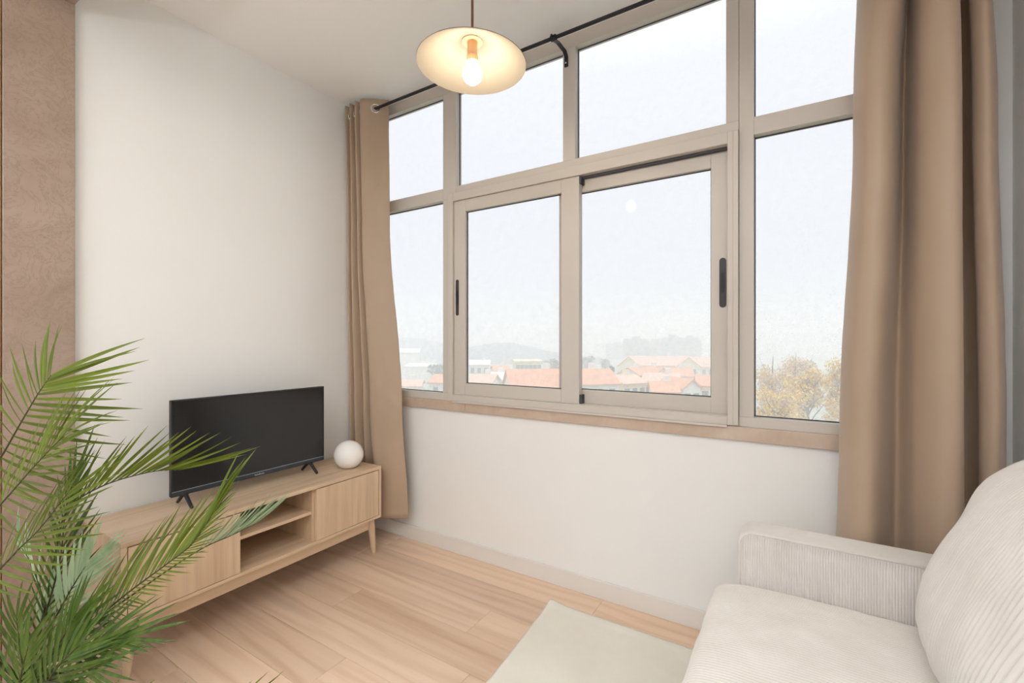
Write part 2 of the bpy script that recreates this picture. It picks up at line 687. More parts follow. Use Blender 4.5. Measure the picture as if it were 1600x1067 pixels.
# sliding unit: outer frame proud of the fixed frame
SY = -0.014
slid = empty('sliding_frame', (1.48, 0.0, 0.866))
slid.parent = win
slid.location = (0, 0, 0)
bar('jamb', 0.719, 0.755, 0.866, 2.040, SY, 0.09, slid)
bar('jamb', 2.166, 2.206, 0.866, 2.040, SY, 0.09, slid)
bar('jamb_bead', 2.187, 2.206, 0.870, 2.036, SY - 0.006, SY, slid)
bar('head', 0.755, 2.166, 1.992, 2.040, SY, 0.09, slid)
bar('bottom_track', 0.755, 2.166, 0.866, 0.900, SY, 0.09, slid)
bar('track_lip', 0.755, 2.166, 0.856, 0.866, SY - 0.004, 0.02, slid)


def sash(x0, x1, y0, stile_l, stile_r, parent, wide, mat='glass'):
    s = empty('sash', (x0, y0, 0.9))
    s.parent = parent
    s.location = s.location - ORIGIN[parent]
    ORIGIN[s] = Vector((x0, y0, 0.9))
    y1 = y0 + 0.034
    z0, z1 = 0.901, 1.991
    gz0, gz1 = 0.966, 1.926
    bar('stile', x0, x0 + stile_l, z0, z1, y0, y1, s)
    bar('stile', x1 - stile_r, x1, z0, z1, y0, y1, s)
    bar('rail', x0 + stile_l, x1 - stile_r, z0, gz0, y0, y1, s)
    bar('rail', x0 + stile_l, x1 - stile_r, gz1, z1, y0, y1, s)
    pane(x0 + stile_l, x1 - stile_r, gz0, gz1, y0 + 0.022, s, mat)
    return s


sl = sash(0.757, 1.521, -0.002, 0.078, 0.094, slid, True)
sr = sash(1.395, 2.164, 0.040, 0.110, 0.066, slid, True)


def pull(x, y, z0, z1, w, parent):
    """flush pull: a rounded slot plate with a darker recess"""
    def outline(w_, z0_, z1_, yy):
        r = w_ / 2
        pts = [(x + r * math.cos(a), yy, z1_ - r + r * math.sin(a)) for a in np.linspace(0, PI, 11)]
        pts += [(x + r * math.cos(a), yy, z0_ + r + r * math.sin(a)) for a in np.linspace(PI, 2 * PI, 11)]
        return pts
    h = MB().poly_prism(outline(w, z0, z1, y - 0.003), (0, 0.006, 0)).build('handle', 'handle', parent)
    MB().poly_prism(outline(w * 0.5, z0 + 0.06, z1 - 0.06, y - 0.0055), (0, 0.003, 0)).build('latch', 'black_metal', parent)


pull(0.781, -0.002, 1.346, 1.549, 0.020, sl)
pull(2.143, 0.040, 1.340, 1.545, 0.026, sr)
MB().box(1.523, 1.532, -0.001, 0.038, 0.902, 0.945).build('end_block', 'alu_dark', slid)
MB().box(1.523, 1.532, -0.001, 0.038, 1.955, 1.990).build('end_block', 'alu_dark', slid)

MB().box(1.533, 2.164, 0.016, 0.039, 1.9835, 1.9915).build('head_shadow_strip', 'alu_dark', slid)  # dark strip standing in for the shadow line under the sash head

# stone sill in pieces
sill = empty('trim_2', (1.48, 0.0, 0.806), kind='structure')
for a, b in ((0.0, 0.838), (0.8395, XW)):
    MB().box(a, b, -0.006, 0.12, 0.806, 0.862).build('sill_stone', 'sill', sill, bevel=0.003, origin=((a + b) / 2, 0, 0.83))

# ================================================================== CURTAINS
def catmull(pts, n):
    pts = [Vector(p) for p in pts]
    P = [pts[0] * 2 - pts[1]] + pts + [pts[-1] * 2 - pts[-2]]
    out = []
    m = len(pts) - 1
    for i in range(n + 1):
        t = i / n * m
        k = min(int(t), m - 1)
        u = t - k
        p0, p1, p2, p3 = P[k], P[k + 1], P[k + 2], P[k + 3]
        out.append(0.5 * ((2 * p1) + (-p0 + p2) * u + (2 * p0 - 5 * p1 + 4 * p2 - p3) * u * u + (-p0 + 3 * p1 - 3 * p2 + p3) * u ** 3))
    return out


ROD_Y, ROD_Z = -0.140, 2.594


def curtain(root, levels, seed, nu=200, nz=80, creases=()):
    """levels: list of (z, path) ; paths share the number of control points"""
    curves = [(z, catmull([(x, y, 0) for x, y in p], nu)) for z, p in levels]
    zs = [c[0] for c in curves]

    def fn(u, v):
        z = zs[0] + (zs[-1] - zs[0]) * v
        k = 0
        while k < len(zs) - 2 and z < zs[k + 1]:
            k += 1
        w = (z - zs[k]) / (zs[k + 1] - zs[k])
        w = w * w * (3 - 2 * w)
        i = round(u * nu)
        p = curves[k][1][i] * (1 - w) + curves[k + 1][1][i] * w
        d = mnoise.noise(Vector((p.x * 9 + seed, z * 1.3, seed))) * 0.006
        d += mnoise.noise(Vector((p.x * 22 + seed, z * 6.0, 3 + seed))) * 0.0025
        for (cu, cz, su, slope, amp) in creases:
            dd = (z - cz - slope * (u - cu)) / 0.022
            d += amp * math.exp(-dd * dd) * math.exp(-((u - cu) / su) ** 2)
        return (p.x + d * 0.3, p.y - d, z)
    fab = MB().grid(fn, nu, nz).build('fabric', 'curtain', root, smooth=True)
    so = fab.modifiers.new('cloth', 'SOLIDIFY')
    so.thickness = 0.0016
    so.offset = 0
    # eyelets where the heading crosses the rod
    top = curves[0][1]
    for i in range(len(top) - 1):
        a, b = top[i], top[i + 1]
        if (a.y - ROD_Y) * (b.y - ROD_Y) < 0:
            t = (ROD_Y - a.y) / (b.y - a.y)
            p = a.lerp(b, t)
            tan = (b - a).normalized()
            nrm = Vector((tan.y, -tan.x, 0))
            cpt = Vector((p.x, p.y, ROD_Z))
            up = Vector((0, 0, 1))
            ring = [cpt + tan * 0.024 * math.cos(q) + up * 0.024 * math.sin(q) for q in np.linspace(0, 2 * PI, 25)]
            MB().tube(ring, 0.0045, 8, caps=False).build('eyelet', 'chrome', root, smooth=True)
    return fab


cl = empty('curtain', (0.2, ROD_Y, 0.15), 'gathered beige eyelet curtain hanging behind the wooden television cabinet', 'curtain', 'pair of beige eyelet curtains')
topL = [(0.025, -0.115), (0.045, -0.180), (0.070, -0.110), (0.092, -0.185), (0.118, -0.105), (0.142, -0.188), (0.170, -0.112), (0.185, -0.185), (0.255, -0.150), (0.322, -0.085)]
midL = [(0.020, -0.100), (0.040, -0.165), (0.068, -0.100), (0.095, -0.180), (0.125, -0.095), (0.150, -0.180), (0.180, -0.105), (0.200, -0.185), (0.275, -0.150), (0.335, -0.090)]
lowL = [(0.020, -0.090), (0.045, -0.150), (0.080, -0.080), (0.110, -0.165), (0.150, -0.080), (0.190, -0.165), (0.225, -0.090), (0.260, -0.170), (0.350, -0.140), (0.430, -0.080)]
botL = [(0.020, -0.085), (0.050, -0.140), (0.090, -0.075), (0.130, -0.155), (0.175, -0.075), (0.220, -0.155), (0.260, -0.085), (0.300, -0.155), (0.385, -0.125), (0.468, -0.070)]
curtain(cl, [(2.652, topL), (1.9, midL), (0.8, lowL), (0.16, botL)], 1.0,
        creases=[(0.90, 2.10, 0.09, 1.8, 0.006), (0.90, 0.95, 0.10, 1.5, 0.008), (0.92, 0.86, 0.10, -0.9, 0.007), (0.88, 0.79, 0.12, -0.5, 0.006), (0.55, 0.78, 0.08, 0.9, 0.005), (0.93, 1.42, 0.08, 0.3, 0.004)])

cr = empty('curtain', (2.73, ROD_Y, 0.12), 'wide beige eyelet curtain hanging beside the white sofa', 'curtain', 'pair of beige eyelet curtains')
topR = [(2.592, -0.070), (2.578, -0.120), (2.630, -0.190), (2.688, -0.185), (2.712, -0.050), (2.722, -0.175), (2.765, -0.205), (2.800, -0.185), (2.806, -0.060), (2.828, -0.022), (2.842, -0.070), (2.826, -0.150), (2.850, -0.180), (2.874, -0.105)]
midR = [(2.588, -0.065), (2.560, -0.120), (2.592, -0.195), (2.650, -0.190), (2.700, -0.045), (2.720, -0.150), (2.765, -0.200), (2.808, -0.190), (2.818, -0.060), (2.846, -0.018), (2.866, -0.060), (2.846, -0.140), (2.876, -0.165), (2.906, -0.100)]
lowR = [(2.555, -0.060), (2.524, -0.120), (2.555, -0.195), (2.612, -0.195), (2.676, -0.070), (2.715, -0.140), (2.765, -0.195), (2.812, -0.192), (2.824, -0.060), (2.856, -0.016), (2.880, -0.055), (2.862, -0.125), (2.894, -0.150), (2.926, -0.090)]
botR = [(2.530, -0.055), (2.500, -0.120), (2.535, -0.195), (2.595, -0.200), (2.660, -0.095), (2.710, -0.150), (2.765, -0.195), (2.812, -0.192), (2.826, -0.060), (2.860, -0.016), (2.886, -0.055), (2.868, -0.120), (2.900, -0.140), (2.930, -0.085)]
curtain(cr, [(2.652, topR), (1.9, midR), (0.9, lowR), (0.12, botR)], 5.0,
        creases=[(0.14, 0.86, 0.07, 1.0, 0.007), (0.16, 0.98, 0.06, -1.3, 0.006), (0.10, 1.30, 0.05, 0.9, 0.005), (0.88, 2.17, 0.10, 0.25, 0.003), (0.55, 0.55, 0.1, 0.9, 0.004)])

rod = empty('curtain_rod', (1.48, ROD_Y, ROD_Z), 'thin black curtain rod along the top of the window', 'curtain rod')
MB().tube([(0.022, ROD_Y, ROD_Z), (XR - 0.02, ROD_Y, ROD_Z)], 0.0085, 16).build('pole', 'black_metal', rod, smooth=True, angle=0.8)
for xx, s in ((0.008, 1), (XR - 0.006, -1)):
    MB().tube([(xx, ROD_Y, ROD_Z), (xx + s * 0.004, ROD_Y, ROD_Z), (xx + s * 0.034, ROD_Y, ROD_Z)], [0.011, 0.0125, 0.0125], 16).build('finial', 'black_metal', rod, smooth=True, angle=0.8)
for xx in (1.455,):
    b = MB()
    b.tube([(xx - 0.013, ROD_Y, ROD_Z), (xx + 0.013, ROD_Y, ROD_Z)], 0.0135, 16)
    arm = [(xx, ROD_Y, ROD_Z - 0.008), (xx, ROD_Y + 0.045, ROD_Z + 0.004), (xx, -0.022, ROD_Z + 0.004), (xx, -0.004, ROD_Z - 0.014), (xx, -0.003, ROD_Z - 0.06)]
    for p, q in zip(arm[:-1], arm[1:]):
        p, q = Vector(p), Vector(q)
        d = (q - p)
        n = d.normalized().cross(Vector((1, 0, 0)))
        b.obox((p + q) / 2, Vector((0.009, 0, 0)), d * 0.53, n * 0.0025)
    b.tube([(xx, ROD_Y - 0.012, ROD_Z + 0.0), (xx, ROD_Y - 0.024, ROD_Z + 0.002)], 0.005, 8)
    b.build('bracket', 'black_metal', rod)
    MB().tube([(xx, -0.0055, ROD_Z - 0.045), (xx, -0.009, ROD_Z - 0.045)], 0.0045, 10).build('screw', 'chrome', rod)

# ================================================================== TV CABINET
CX0, CX1, CY0, CY1, CZ0, CZ1 = 0.014, 0.402, -1.388, -0.216, 0.204, 0.494
cab = empty('tv_cabinet', (0.2, -0.80, 0.0), 'low light oak television cabinet with two doors, open shelves and tapered legs', 'cabinet')
T = 0.018
MB().box(CX0, CX1, CY0, CY1, CZ1 - T, CZ1).build('top_panel', 'oak_y', cab, bevel=0.0015)
MB().box(CX0, CX1, CY0, CY1, CZ0, CZ0 + T * 0.8).build('bottom_panel', 'oak_y', cab, bevel=0.0015)
MB().box(CX0, CX1, CY0, CY0 + T, CZ0 + T * 0.8, CZ1 - T).build('side_panel', 'oak_z', cab, bevel=0.0012)
MB().box(CX0, CX1, CY1 - T, CY1, CZ0 + T * 0.8, CZ1 - T).build('side_panel', 'oak_z', cab, bevel=0.0012)
MB().box(CX0, CX0 + 0.006, CY0 + T, CY1 - T, CZ0 + T * 0.8, CZ1 - T).build('back_panel', 'oak_y', cab)
for ya, yb in ((-1.000, -0.986), (-0.640, -0.626)):
    MB().box(CX0 + 0.006, CX1 - 0.018, ya, yb, CZ0 + T * 0.8, CZ1 - T).build('divider', 'oak_z', cab)
MB().box(CX0 + 0.006, CX1 - 0.022, -0.986, -0.640, 0.350, 0.365).build('shelf', 'oak_y', cab, bevel=0.001)
for ya, yb in ((CY0 + T + 0.003, -0.9865), (-0.6255, CY1 - T - 0.003)):
    MB().box(CX1 - 0.018, CX1 - 0.001, ya, yb, CZ0 + T * 0.8 + 0.002, CZ1 - T - 0.004).build('door', 'oak_z', cab, bevel=0.0012, origin=(0.39, (ya + yb) / 2, 0.34))
# apron rails set back under the body
MB().box(CX1 - 0.050, CX1 - 0.030, CY0 + 0.062, CY1 - 0.062, 0.146, CZ0).build('apron', 'oak_y', cab, bevel=0.001)
MB().box(CX0 + 0.030, CX0 + 0.050, CY0 + 0.062, CY1 - 0.062, 0.146, CZ0).build('apron', 'oak_y', cab, bevel=0.001)
for yy in (CY0 + 0.045, CY1 - 0.065):
    MB().box(CX0 + 0.055, CX1 - 0.055, yy, yy + 0.02, 0.146, CZ0).build('apron', 'oak_x', cab, bevel=0.001)
for sx in (0, 1):
    for sy in (0, 1):
        tx = (CX1 - 0.045) if sx else (CX0 + 0.045)
        ty = (CY1 - 0.040) if sy else (CY0 + 0.040)
        bx = tx + (0.008 if sx else -0.008)
        by = ty + (0.018 if sy else -0.012)
        pts = [(tx, ty, CZ0), (tx + (bx - tx) * .3, ty + (by - ty) * .3, 0.142), (bx, by, 0.0)]
        MB().tube(pts, [0.021, 0.020, 0.0125], 16).build('leg', 'oak_z', cab, smooth=True, angle=0.8)

# ================================================================== TELEVISION
TVX = 0.186
TY0, TY1, TZ0, TZ1 = -1.156, -0.434, 0.547, 0.953
tv = empty('television', (0.175, -0.80, CZ1), 'black flat-screen television on the oak cabinet', 'television')
MB().box(TVX - 0.020, TVX, TY0, TY1, TZ0, TZ1).build('housing', 'tv_body', tv, bevel=0.003)
MB().box(TVX - 0.058, TVX - 0.020, TY0 + 0.10, TY1 - 0.10, TZ0 + 0.03, TZ1 - 0.15).build('rear_bulge', 'tv_body', tv, bevel=0.012)
MB().box(TVX, TVX + 0.0012, TY0 + 0.006, TY1 - 0.006, TZ0 + 0.022, TZ1 - 0.006).build('screen', 'screen', tv)
bz = MB()
bz.box(TVX, TVX + 0.003, TY0, TY1, TZ1 - 0.006, TZ1).box(TVX, TVX + 0.003, TY0, TY0 + 0.006, TZ0, TZ1).box(TVX, TVX + 0.003, TY1 - 0.006, TY1, TZ0, TZ1)
bz.build('bezel', 'tv_body', tv)
MB().box(TVX, TVX + 0.004, TY0, TY1, TZ0, TZ0 + 0.0195).build('lower_bezel', 'tv_bezel', tv, bevel=0.001)
MB().box(TVX, TVX + 0.0035, TY0 + 0.002, TY1 - 0.002, TZ0 + 0.0195, TZ0 + 0.0222).build('trim_line', 'tv_line', tv)
lg = MB()
yc = -0.790
widths = [0.0035, 0.005, 0.003, 0.003, 0.003, 0.004, 0.003, 0.003, 0.0035]
yy = yc - 0.022
for k, w_ in enumerate(widths):
    h_ = [0.0055, 0.004, 0.005, 0.004, 0.0065, 0.0035, 0.0045, 0.005, 0.004][k]
    lg.box(TVX + 0.0038, TVX + 0.0046, yy, yy + w_, TZ0 + 0.007, TZ0 + 0.007 + h_)
    yy += w_ + 0.0018
lg.build('logo', 'logo', tv)
for fy in (-1.102, -0.514):
    ft = MB()
    for sx, ex in ((1, 0.240), (-1, 0.114)):
        a = Vector((0.176 + sx * 0.004, fy, TZ0 + 0.004))
        b = Vector((ex, fy, CZ1 + 0.0085))
        ft.tube([a, a.lerp(b, 0.5), b, b + Vector((sx * 0.003, 0, -0.002))], [0.0085, 0.0078, 0.007, 0.0062], 10)
    ft.box(0.168, 0.186, fy - 0.012, fy + 0.012, TZ0 - 0.004, TZ0 + 0.004)
    ft.build('stand_foot', 'tv_body', tv, smooth=True, angle=0.7)

# ================================================================== GLOBE LAMP
gl_c = Vector((0.272, -0.335, CZ1))
glb = empty('globe_lamp', gl_c, 'round white opal glass globe lamp on the cabinet near the curtain', 'lamp')
R_ = 0.079
prof = [(0.0, 0.0)]
cz = 0.071
a0 = math.asin((cz - 0.004) / R_)
prof = [(0.0, 0.002), (0.030, 0.002), (0.036, 0.004)]
for a in np.linspace(-a0, PI / 2, 30):
    prof.append((max(R_ * math.cos(a), 0.0), cz + R_ * math.sin(a)))
MB().lathe(prof, gl_c, 48).build('glass_globe', 'rim_white', glb, smooth=True, merge=True)
MB().lathe([(0.0, 0.0), (0.032, 0.0), (0.032, 0.003), (0.0, 0.003)], gl_c, 32).build('base_ring', 'chrome', glb)

# ================================================================== PENDANT LAMP
PX, PY = at(738, 95, 1.5).x, at(738, 95, 1.5).y
RIM = 2.117
pen = empty('pendant_lamp', (PX, PY, RIM), 'lit pendant lamp with wide shallow cream shade on a brown cord', 'lamp')
MB().lathe([(0.0, CEIL - 0.001), (0.045, CEIL - 0.001), (0.045, CEIL - 0.022), (0.03, CEIL - 0.03), (0.0, CEIL - 0.03)], (PX, PY, 0), 32).build('ceiling_rose', 'cord', pen, smooth=True, angle=0.6)
MB().tube([(PX, PY, RIM + 0.10), (PX, PY, CEIL - 0.028)], 0.0042, 10).build('cord', 'cord', pen, smooth=True)
prof_o, prof_i = [], []
for k in range(25):
    t_ = k / 24
    r_ = 0.016 + (0.181 - 0.016) * t_
    z_ = 0.084 * (1 - t_ ** 1.25)
    prof_o.append((r_, RIM + z_ + 0.0022))
    prof_i.append((r_ - 0.0005, RIM + z_))
tilt = Matrix.Translation((PX, PY, RIM + 0.085)) @ Matrix.Rotation(math.radians(1.4), 4, FWD) @ Matrix.Translation((-PX, -PY, -RIM - 0.085))
sh = MB().lathe(prof_o + prof_i[::-1], (PX, PY, 0), 72, close=True)
sh.v = [tilt @ p for p in sh.v]
sh.build('lamp_shade', 'shade', pen, smooth=True, angle=0.9)


def ring(mb, r0, r1, z0, z1, n=40):
    mb.lathe([(r0, z0), (r1, z0), (r1, z1), (r0, z1)], (PX, PY, 0), n, close=True)


cb = MB(); ring(cb, 0.014, 0.034, RIM + 0.0755, RIM + 0.0835); cb.build('collar', 'socket', pen, smooth=True, angle=0.6)
MB().lathe([(0.0, RIM + 0.095), (0.017, RIM + 0.095), (0.017, RIM + 0.030), (0.0195, RIM + 0.027), (0.0195, RIM + 0.010), (0.0, RIM + 0.010)], (PX, PY, 0), 32).build('socket', 'socket', pen, smooth=True, angle=0.6)
MB().lathe([(0.0, RIM + 0.108), (0.010, RIM + 0.106), (0.016, RIM + 0.092), (0.0, RIM + 0.091)], (PX, PY, 0), 24).build('cap', 'cord', pen, smooth=True, angle=0.6)
bp = [(0.0135, 0.012), (0.0140, 0.004)]
rb, bc = 0.0315, -0.031
for a in np.linspace(PI / 2 - 0.50, -PI / 2, 22):
    bp.append((max(rb * math.cos(a), 0.0), bc + rb * math.sin(a)))
MB().lathe([(r, RIM + z) for r, z in bp], (PX, PY, 0), 32).build('bulb', 'bulb', pen, smooth=True, merge=True)

# ================================================================== RUG
RX0, RX1, RY0, RY1 = 1.441, 2.75, -1.75, -0.146
def rug_fn(u, v):
    x = RX0 + (RX1 - RX0) * u
    y = RY1 + (RY0 - RY1) * v
    x += (1 - u) * (0.038 * min(1, v * (1.604 / 0.55)) + 0.010 * math.sin(v * 9.0) * v)
    edge = min(u * (RX1 - RX0), v * (RY1 - RY0) * -1)
    if v == 0: y += 0.004 * mnoise.noise(Vector((x * 60, 1, 0)))
    z = 0.009
    d = math.hypot(x - RX0, y - RY1)
    z += 0.010 * math.exp(-(d / 0.06) ** 2)
    z += 0.0022 * math.exp(-((v * 1.604 - 0.028) / 0.012) ** 2)
    z += 0.0015 * mnoise.noise(Vector((x * 3, y * 5, 0)))
    return (x, y, z)
rg = MB().grid(rug_fn, 150, 120)
rug = rg.build('rug', 'rug', None, smooth=True, origin=(2.1, -0.9, 0))
so = rug.modifiers.new('pile', 'SOLIDIFY'); so.thickness = 0.008; so.offset = -1
tag(rug, 'flat cream woven rug on the wooden floor in front of the sofa', 'rug')

# ================================================================== SOFA
sofa = empty('sofa', (2.56, -0.93, 0.0), 'cream corduroy sofa with a slim ribbed armrest under the window', 'sofa')
AX0, AX1, AY0, AY1, AZ0, AZ1 = 2.236, 2.945, -0.352, -0.232, 0.10, 0.582
SEND = -1.72


def rounded_side(x0, x1, z0, z1, r, y):
    pts = [(x1, y, z0), (x1, y, z1)]
    pts += [(x0 + r + r * math.cos(a), y, z1 - r + r * math.sin(a)) for a in np.linspace(PI / 2, PI, 10)]
    pts += [(x0, y, z0)]
    return pts


def arm(y_in, y_out):
    """slim arm: upholstered core, ribbed inner face, piping round the edge"""
    s = 1 if y_out > y_in else -1
    a = MB().poly_prism(rounded_side(AX0, AX1, AZ0, AZ1, 0.045, y_in + s * 0.004), (0, (y_out - y_in) - s * 0.004, 0)).build('arm', 'corduroy', sofa, bevel=0.012, seg=4, smooth=True, angle=0.5)
    n = 104
    r = 0.040
    x0, x1, z0, z1 = AX0 + 0.010, AX1, AZ0 + 0.01, AZ1 - 0.010

    def fn(u, v):
        x = x0 + (x1 - x0) * u
        top = z1
        if x < x0 + r:
            top = z1 - r + math.sqrt(max(r * r - (x0 + r - x) ** 2, 0))
        z = z0 + (top - z0) * v
        h = abs(math.sin(PI * n * u))
        e_ = min(1, (1 - v) * 40)
        return (x, y_in + s * (0.004 - 0.0032 * h * e_), z)
    MB().grid(fn, n * 6, 24).build('ribbed_face', 'corduroy', a, smooth=True)
    pp = [(AX1, y_in + s * 0.005, AZ1 - 0.004)]
    pp += [(AX0 + 0.004 + 0.043 + 0.043 * math.cos(q), y_in + s * 0.005, AZ1 - 0.047 + 0.043 * math.sin(q)) for q in np.linspace(PI / 2, PI, 12)]
    pp += [(AX0 + 0.004, y_in + s * 0.005, AZ0 + 0.01)]
    MB().tube(pp, 0.0038, 8).build('piping', 'corduroy', a, smooth=True)
    # ribs run on over the top of the arm
    def top(u, v):
        x = AX0 + 0.05 + (AX1 - AX0 - 0.05) * u
        y = y_in + s * (0.012 + ((abs(y_out - y_in)) - 0.024) * v)
        return (x, y, AZ1 + 0.0014 * abs(math.sin(PI * 14 * v)) - 0.0006)
    MB().grid(top, 30, 14 * 6).build('ribbed_top', 'corduroy', a, smooth=True)
    return a


arm(AY0, AY1)
arm(SEND + 0.12, SEND)
MB().box(AX0 + 0.03, 2.94, SEND + 0.12, AY0, 0.10, 0.27).build('base', 'corduroy', sofa, bevel=0.012, smooth=True, angle=0.5)
MB().box(2.868, 2.945, SEND + 0.12, AY0, 0.27, 0.74).build('backrest', 'corduroy', sofa, bevel=0.02, seg=4, smooth=True, angle=0.5)
for lx in (AX0 + 0.06, 2.90):
    for ly in (AY1 - 0.05, SEND + 0.05):
        MB().tube([(lx, ly, 0.10), (lx, ly, 0.012)], [0.02, 0.015], 14).build('leg', 'oak_z', sofa, smooth=True, angle=0.8)

# seat cushion: profile in XZ swept along Y with ribs running front to back
sprof = [(2.225, 0.270), (2.185, 0.285), (2.168, 0.330), (2.166, 0.370), (2.180, 0.402), (2.215, 0.418), (2.30, 0.426), (2.45, 0.432), (2.62, 0.430), (2.76, 0.424), (2.86, 0.415)]
SP = catmull([(x, 0, z) for x, z in sprof], 70)
SYA, SYB = AY0 - 0.001, SEND + 0.121
NR = int((SYA - SYB) / 0.0098)


def seat_fn(u, v):
    i = round(v * 70)
    p = SP[i]
    q = (SP[min(i + 1, 70)] - SP[max(i - 1, 0)]).normalized()
    n = Vector((-q.z, 0, q.x))
    y = SYA + (SYB - SYA) * u
    edge = min(SYA - y, y - SYB)
    fall = max(0.0, 1 - edge / 0.05)
    rib = 0.0040 * abs(math.sin(PI * NR * u)) ** 0.7 * (1 if v > 0.05 else 0)
    wv = 0.004 * mnoise.noise(Vector((p.x * 7, y * 7, 2.0))) + 0.0016 * mnoise.noise(Vector((p.x * 20, y * 20, 7.0)))
    d = rib + wv - 0.022 * fall ** 2.2 - 0.005 * min(1, edge / 0.3 * -1 + 1) * (1 if edge < 0.3 else 0)
    return (p.x + n.x * d, y, p.z + n.z * d)


MB().grid(seat_fn, NR * 6, 70).build('seat_cushion', 'corduroy', sofa, smooth=True)

# loose back cushion leaning on the backrest, ribs running up it
cush_o = Vector((2.708, -0.640, 0.425))
cu_up = Vector((0.355, 0, 0.935)).normalized()
cu_fr = Vector((-cu_up.z, 0, cu_up.x))
cu_w, cu_h, cu_t = 0.285, 0.271, 0.100
cu_c = cush_o + cu_up * cu_h + Vector((0.0, 0, -0.010))


NRC = 56


def cush_t(y, v):
    return ((1 - abs(y) ** 3.0) * (1 - abs(v) ** 3.0)) ** 0.50


def cush_side(sign):
    def fn(u, w):
        y, v = 2 * u - 1, 2 * w - 1
        t = cush_t(y, v)
        # rounded corners and gently drawn-in edges
        k = 1 - 0.035 * (abs(v) ** 6)
        h = 1 - 0.04 * (abs(y) ** 6)
        a = cu_w * y * k
        up = cu_h * v * h
        d = (cu_t if sign > 0 else cu_t * 0.7) * t * (1.08 - 0.10 * v)
        wr = 0.010 * mnoise.noise(Vector((a * 6, up * 7, 4.0 + sign))) + 0.0045 * mnoise.noise(Vector((a * 22, up * 9, 9.0 + sign)))
        d += (0.0042 * abs(math.sin(PI * NRC * u)) ** 0.7 + wr) * min(1.0, t * 1.6)
        return cu_c + Vector((0, 1, 0)) * a + cu_up * up + cu_fr * (sign * d)
    return fn


cm = MB().grid(cush_side(1), NRC * 6, 70)
cm.grid(cush_side(-1), NRC * 6, 70)
cu = cm.build('back_cushion', 'corduroy', None, smooth=True, origin=cush_o, merge=True)
tag(cu, 'plump cream corduroy cushion leaning against the backrest of the sofa', 'cushion')

# ================================================================== PALM
pb = at(40, 1138, 1.40)
palm_o = Vector((pb.x, pb.y, 0.0))
palm = empty('potted_palm', palm_o, 'artificial palm with long green feathery fronds in front of the stone jamb', 'plant')
MB().lathe([(0.0, 0.0), (0.062, 0.0), (0.078, 0.115), (0.082, 0.115), (0.082, 0.128), (0.074, 0.128), (0.072, 0.110), (0.0, 0.110)], palm_o, 32).build('pot', 'pot', palm, smooth=True, angle=0.5)
MB().lathe([(0.0, 0.114), (0.073, 0.112), (0.073, 0.105), (0.0, 0.105)], palm_o, 32).build('soil', 'soil', palm)


def leaflet_mesh(name, bend, mat):
    L, n = 1.0, 7
    vs, fs = [], []
    for i in range(n + 1):
        t = i / n
        w = 0.028 * (math.sin(PI * min(1, (t * 0.92 + 0.07))) ** 0.7) * (1 - 0.45 * t) if i < n else 0.0
        y = t
        z = -bend * t * t
        vs += [(-w, y, z + w * 0.45), (0, y, z), (w, y, z + w * 0.45)]
    for i in range(n):
        a, b = 3 * i, 3 * i + 3
        fs += [(a, a + 1, b + 1, b), (a + 1, a + 2, b + 2, b + 1)]
    me = bpy.data.meshes.new(name)
    me.from_pydata(vs, [], fs)
    me.update()
    for p in me.polygons: p.use_smooth = True
    me.materials.append(M[mat])
    return me


LM = {}
for mat in ('leaf', 'leaf_dark', 'leaf_pale'):
    LM[mat] = [leaflet_mesh('leaflet', b, mat) for b in (0.05, 0.12, 0.20, -0.06)]


def cam_vec(r, u, f):
    return (RGT * r + UPV * u + FWD * f).normalized()


JOIN = {}


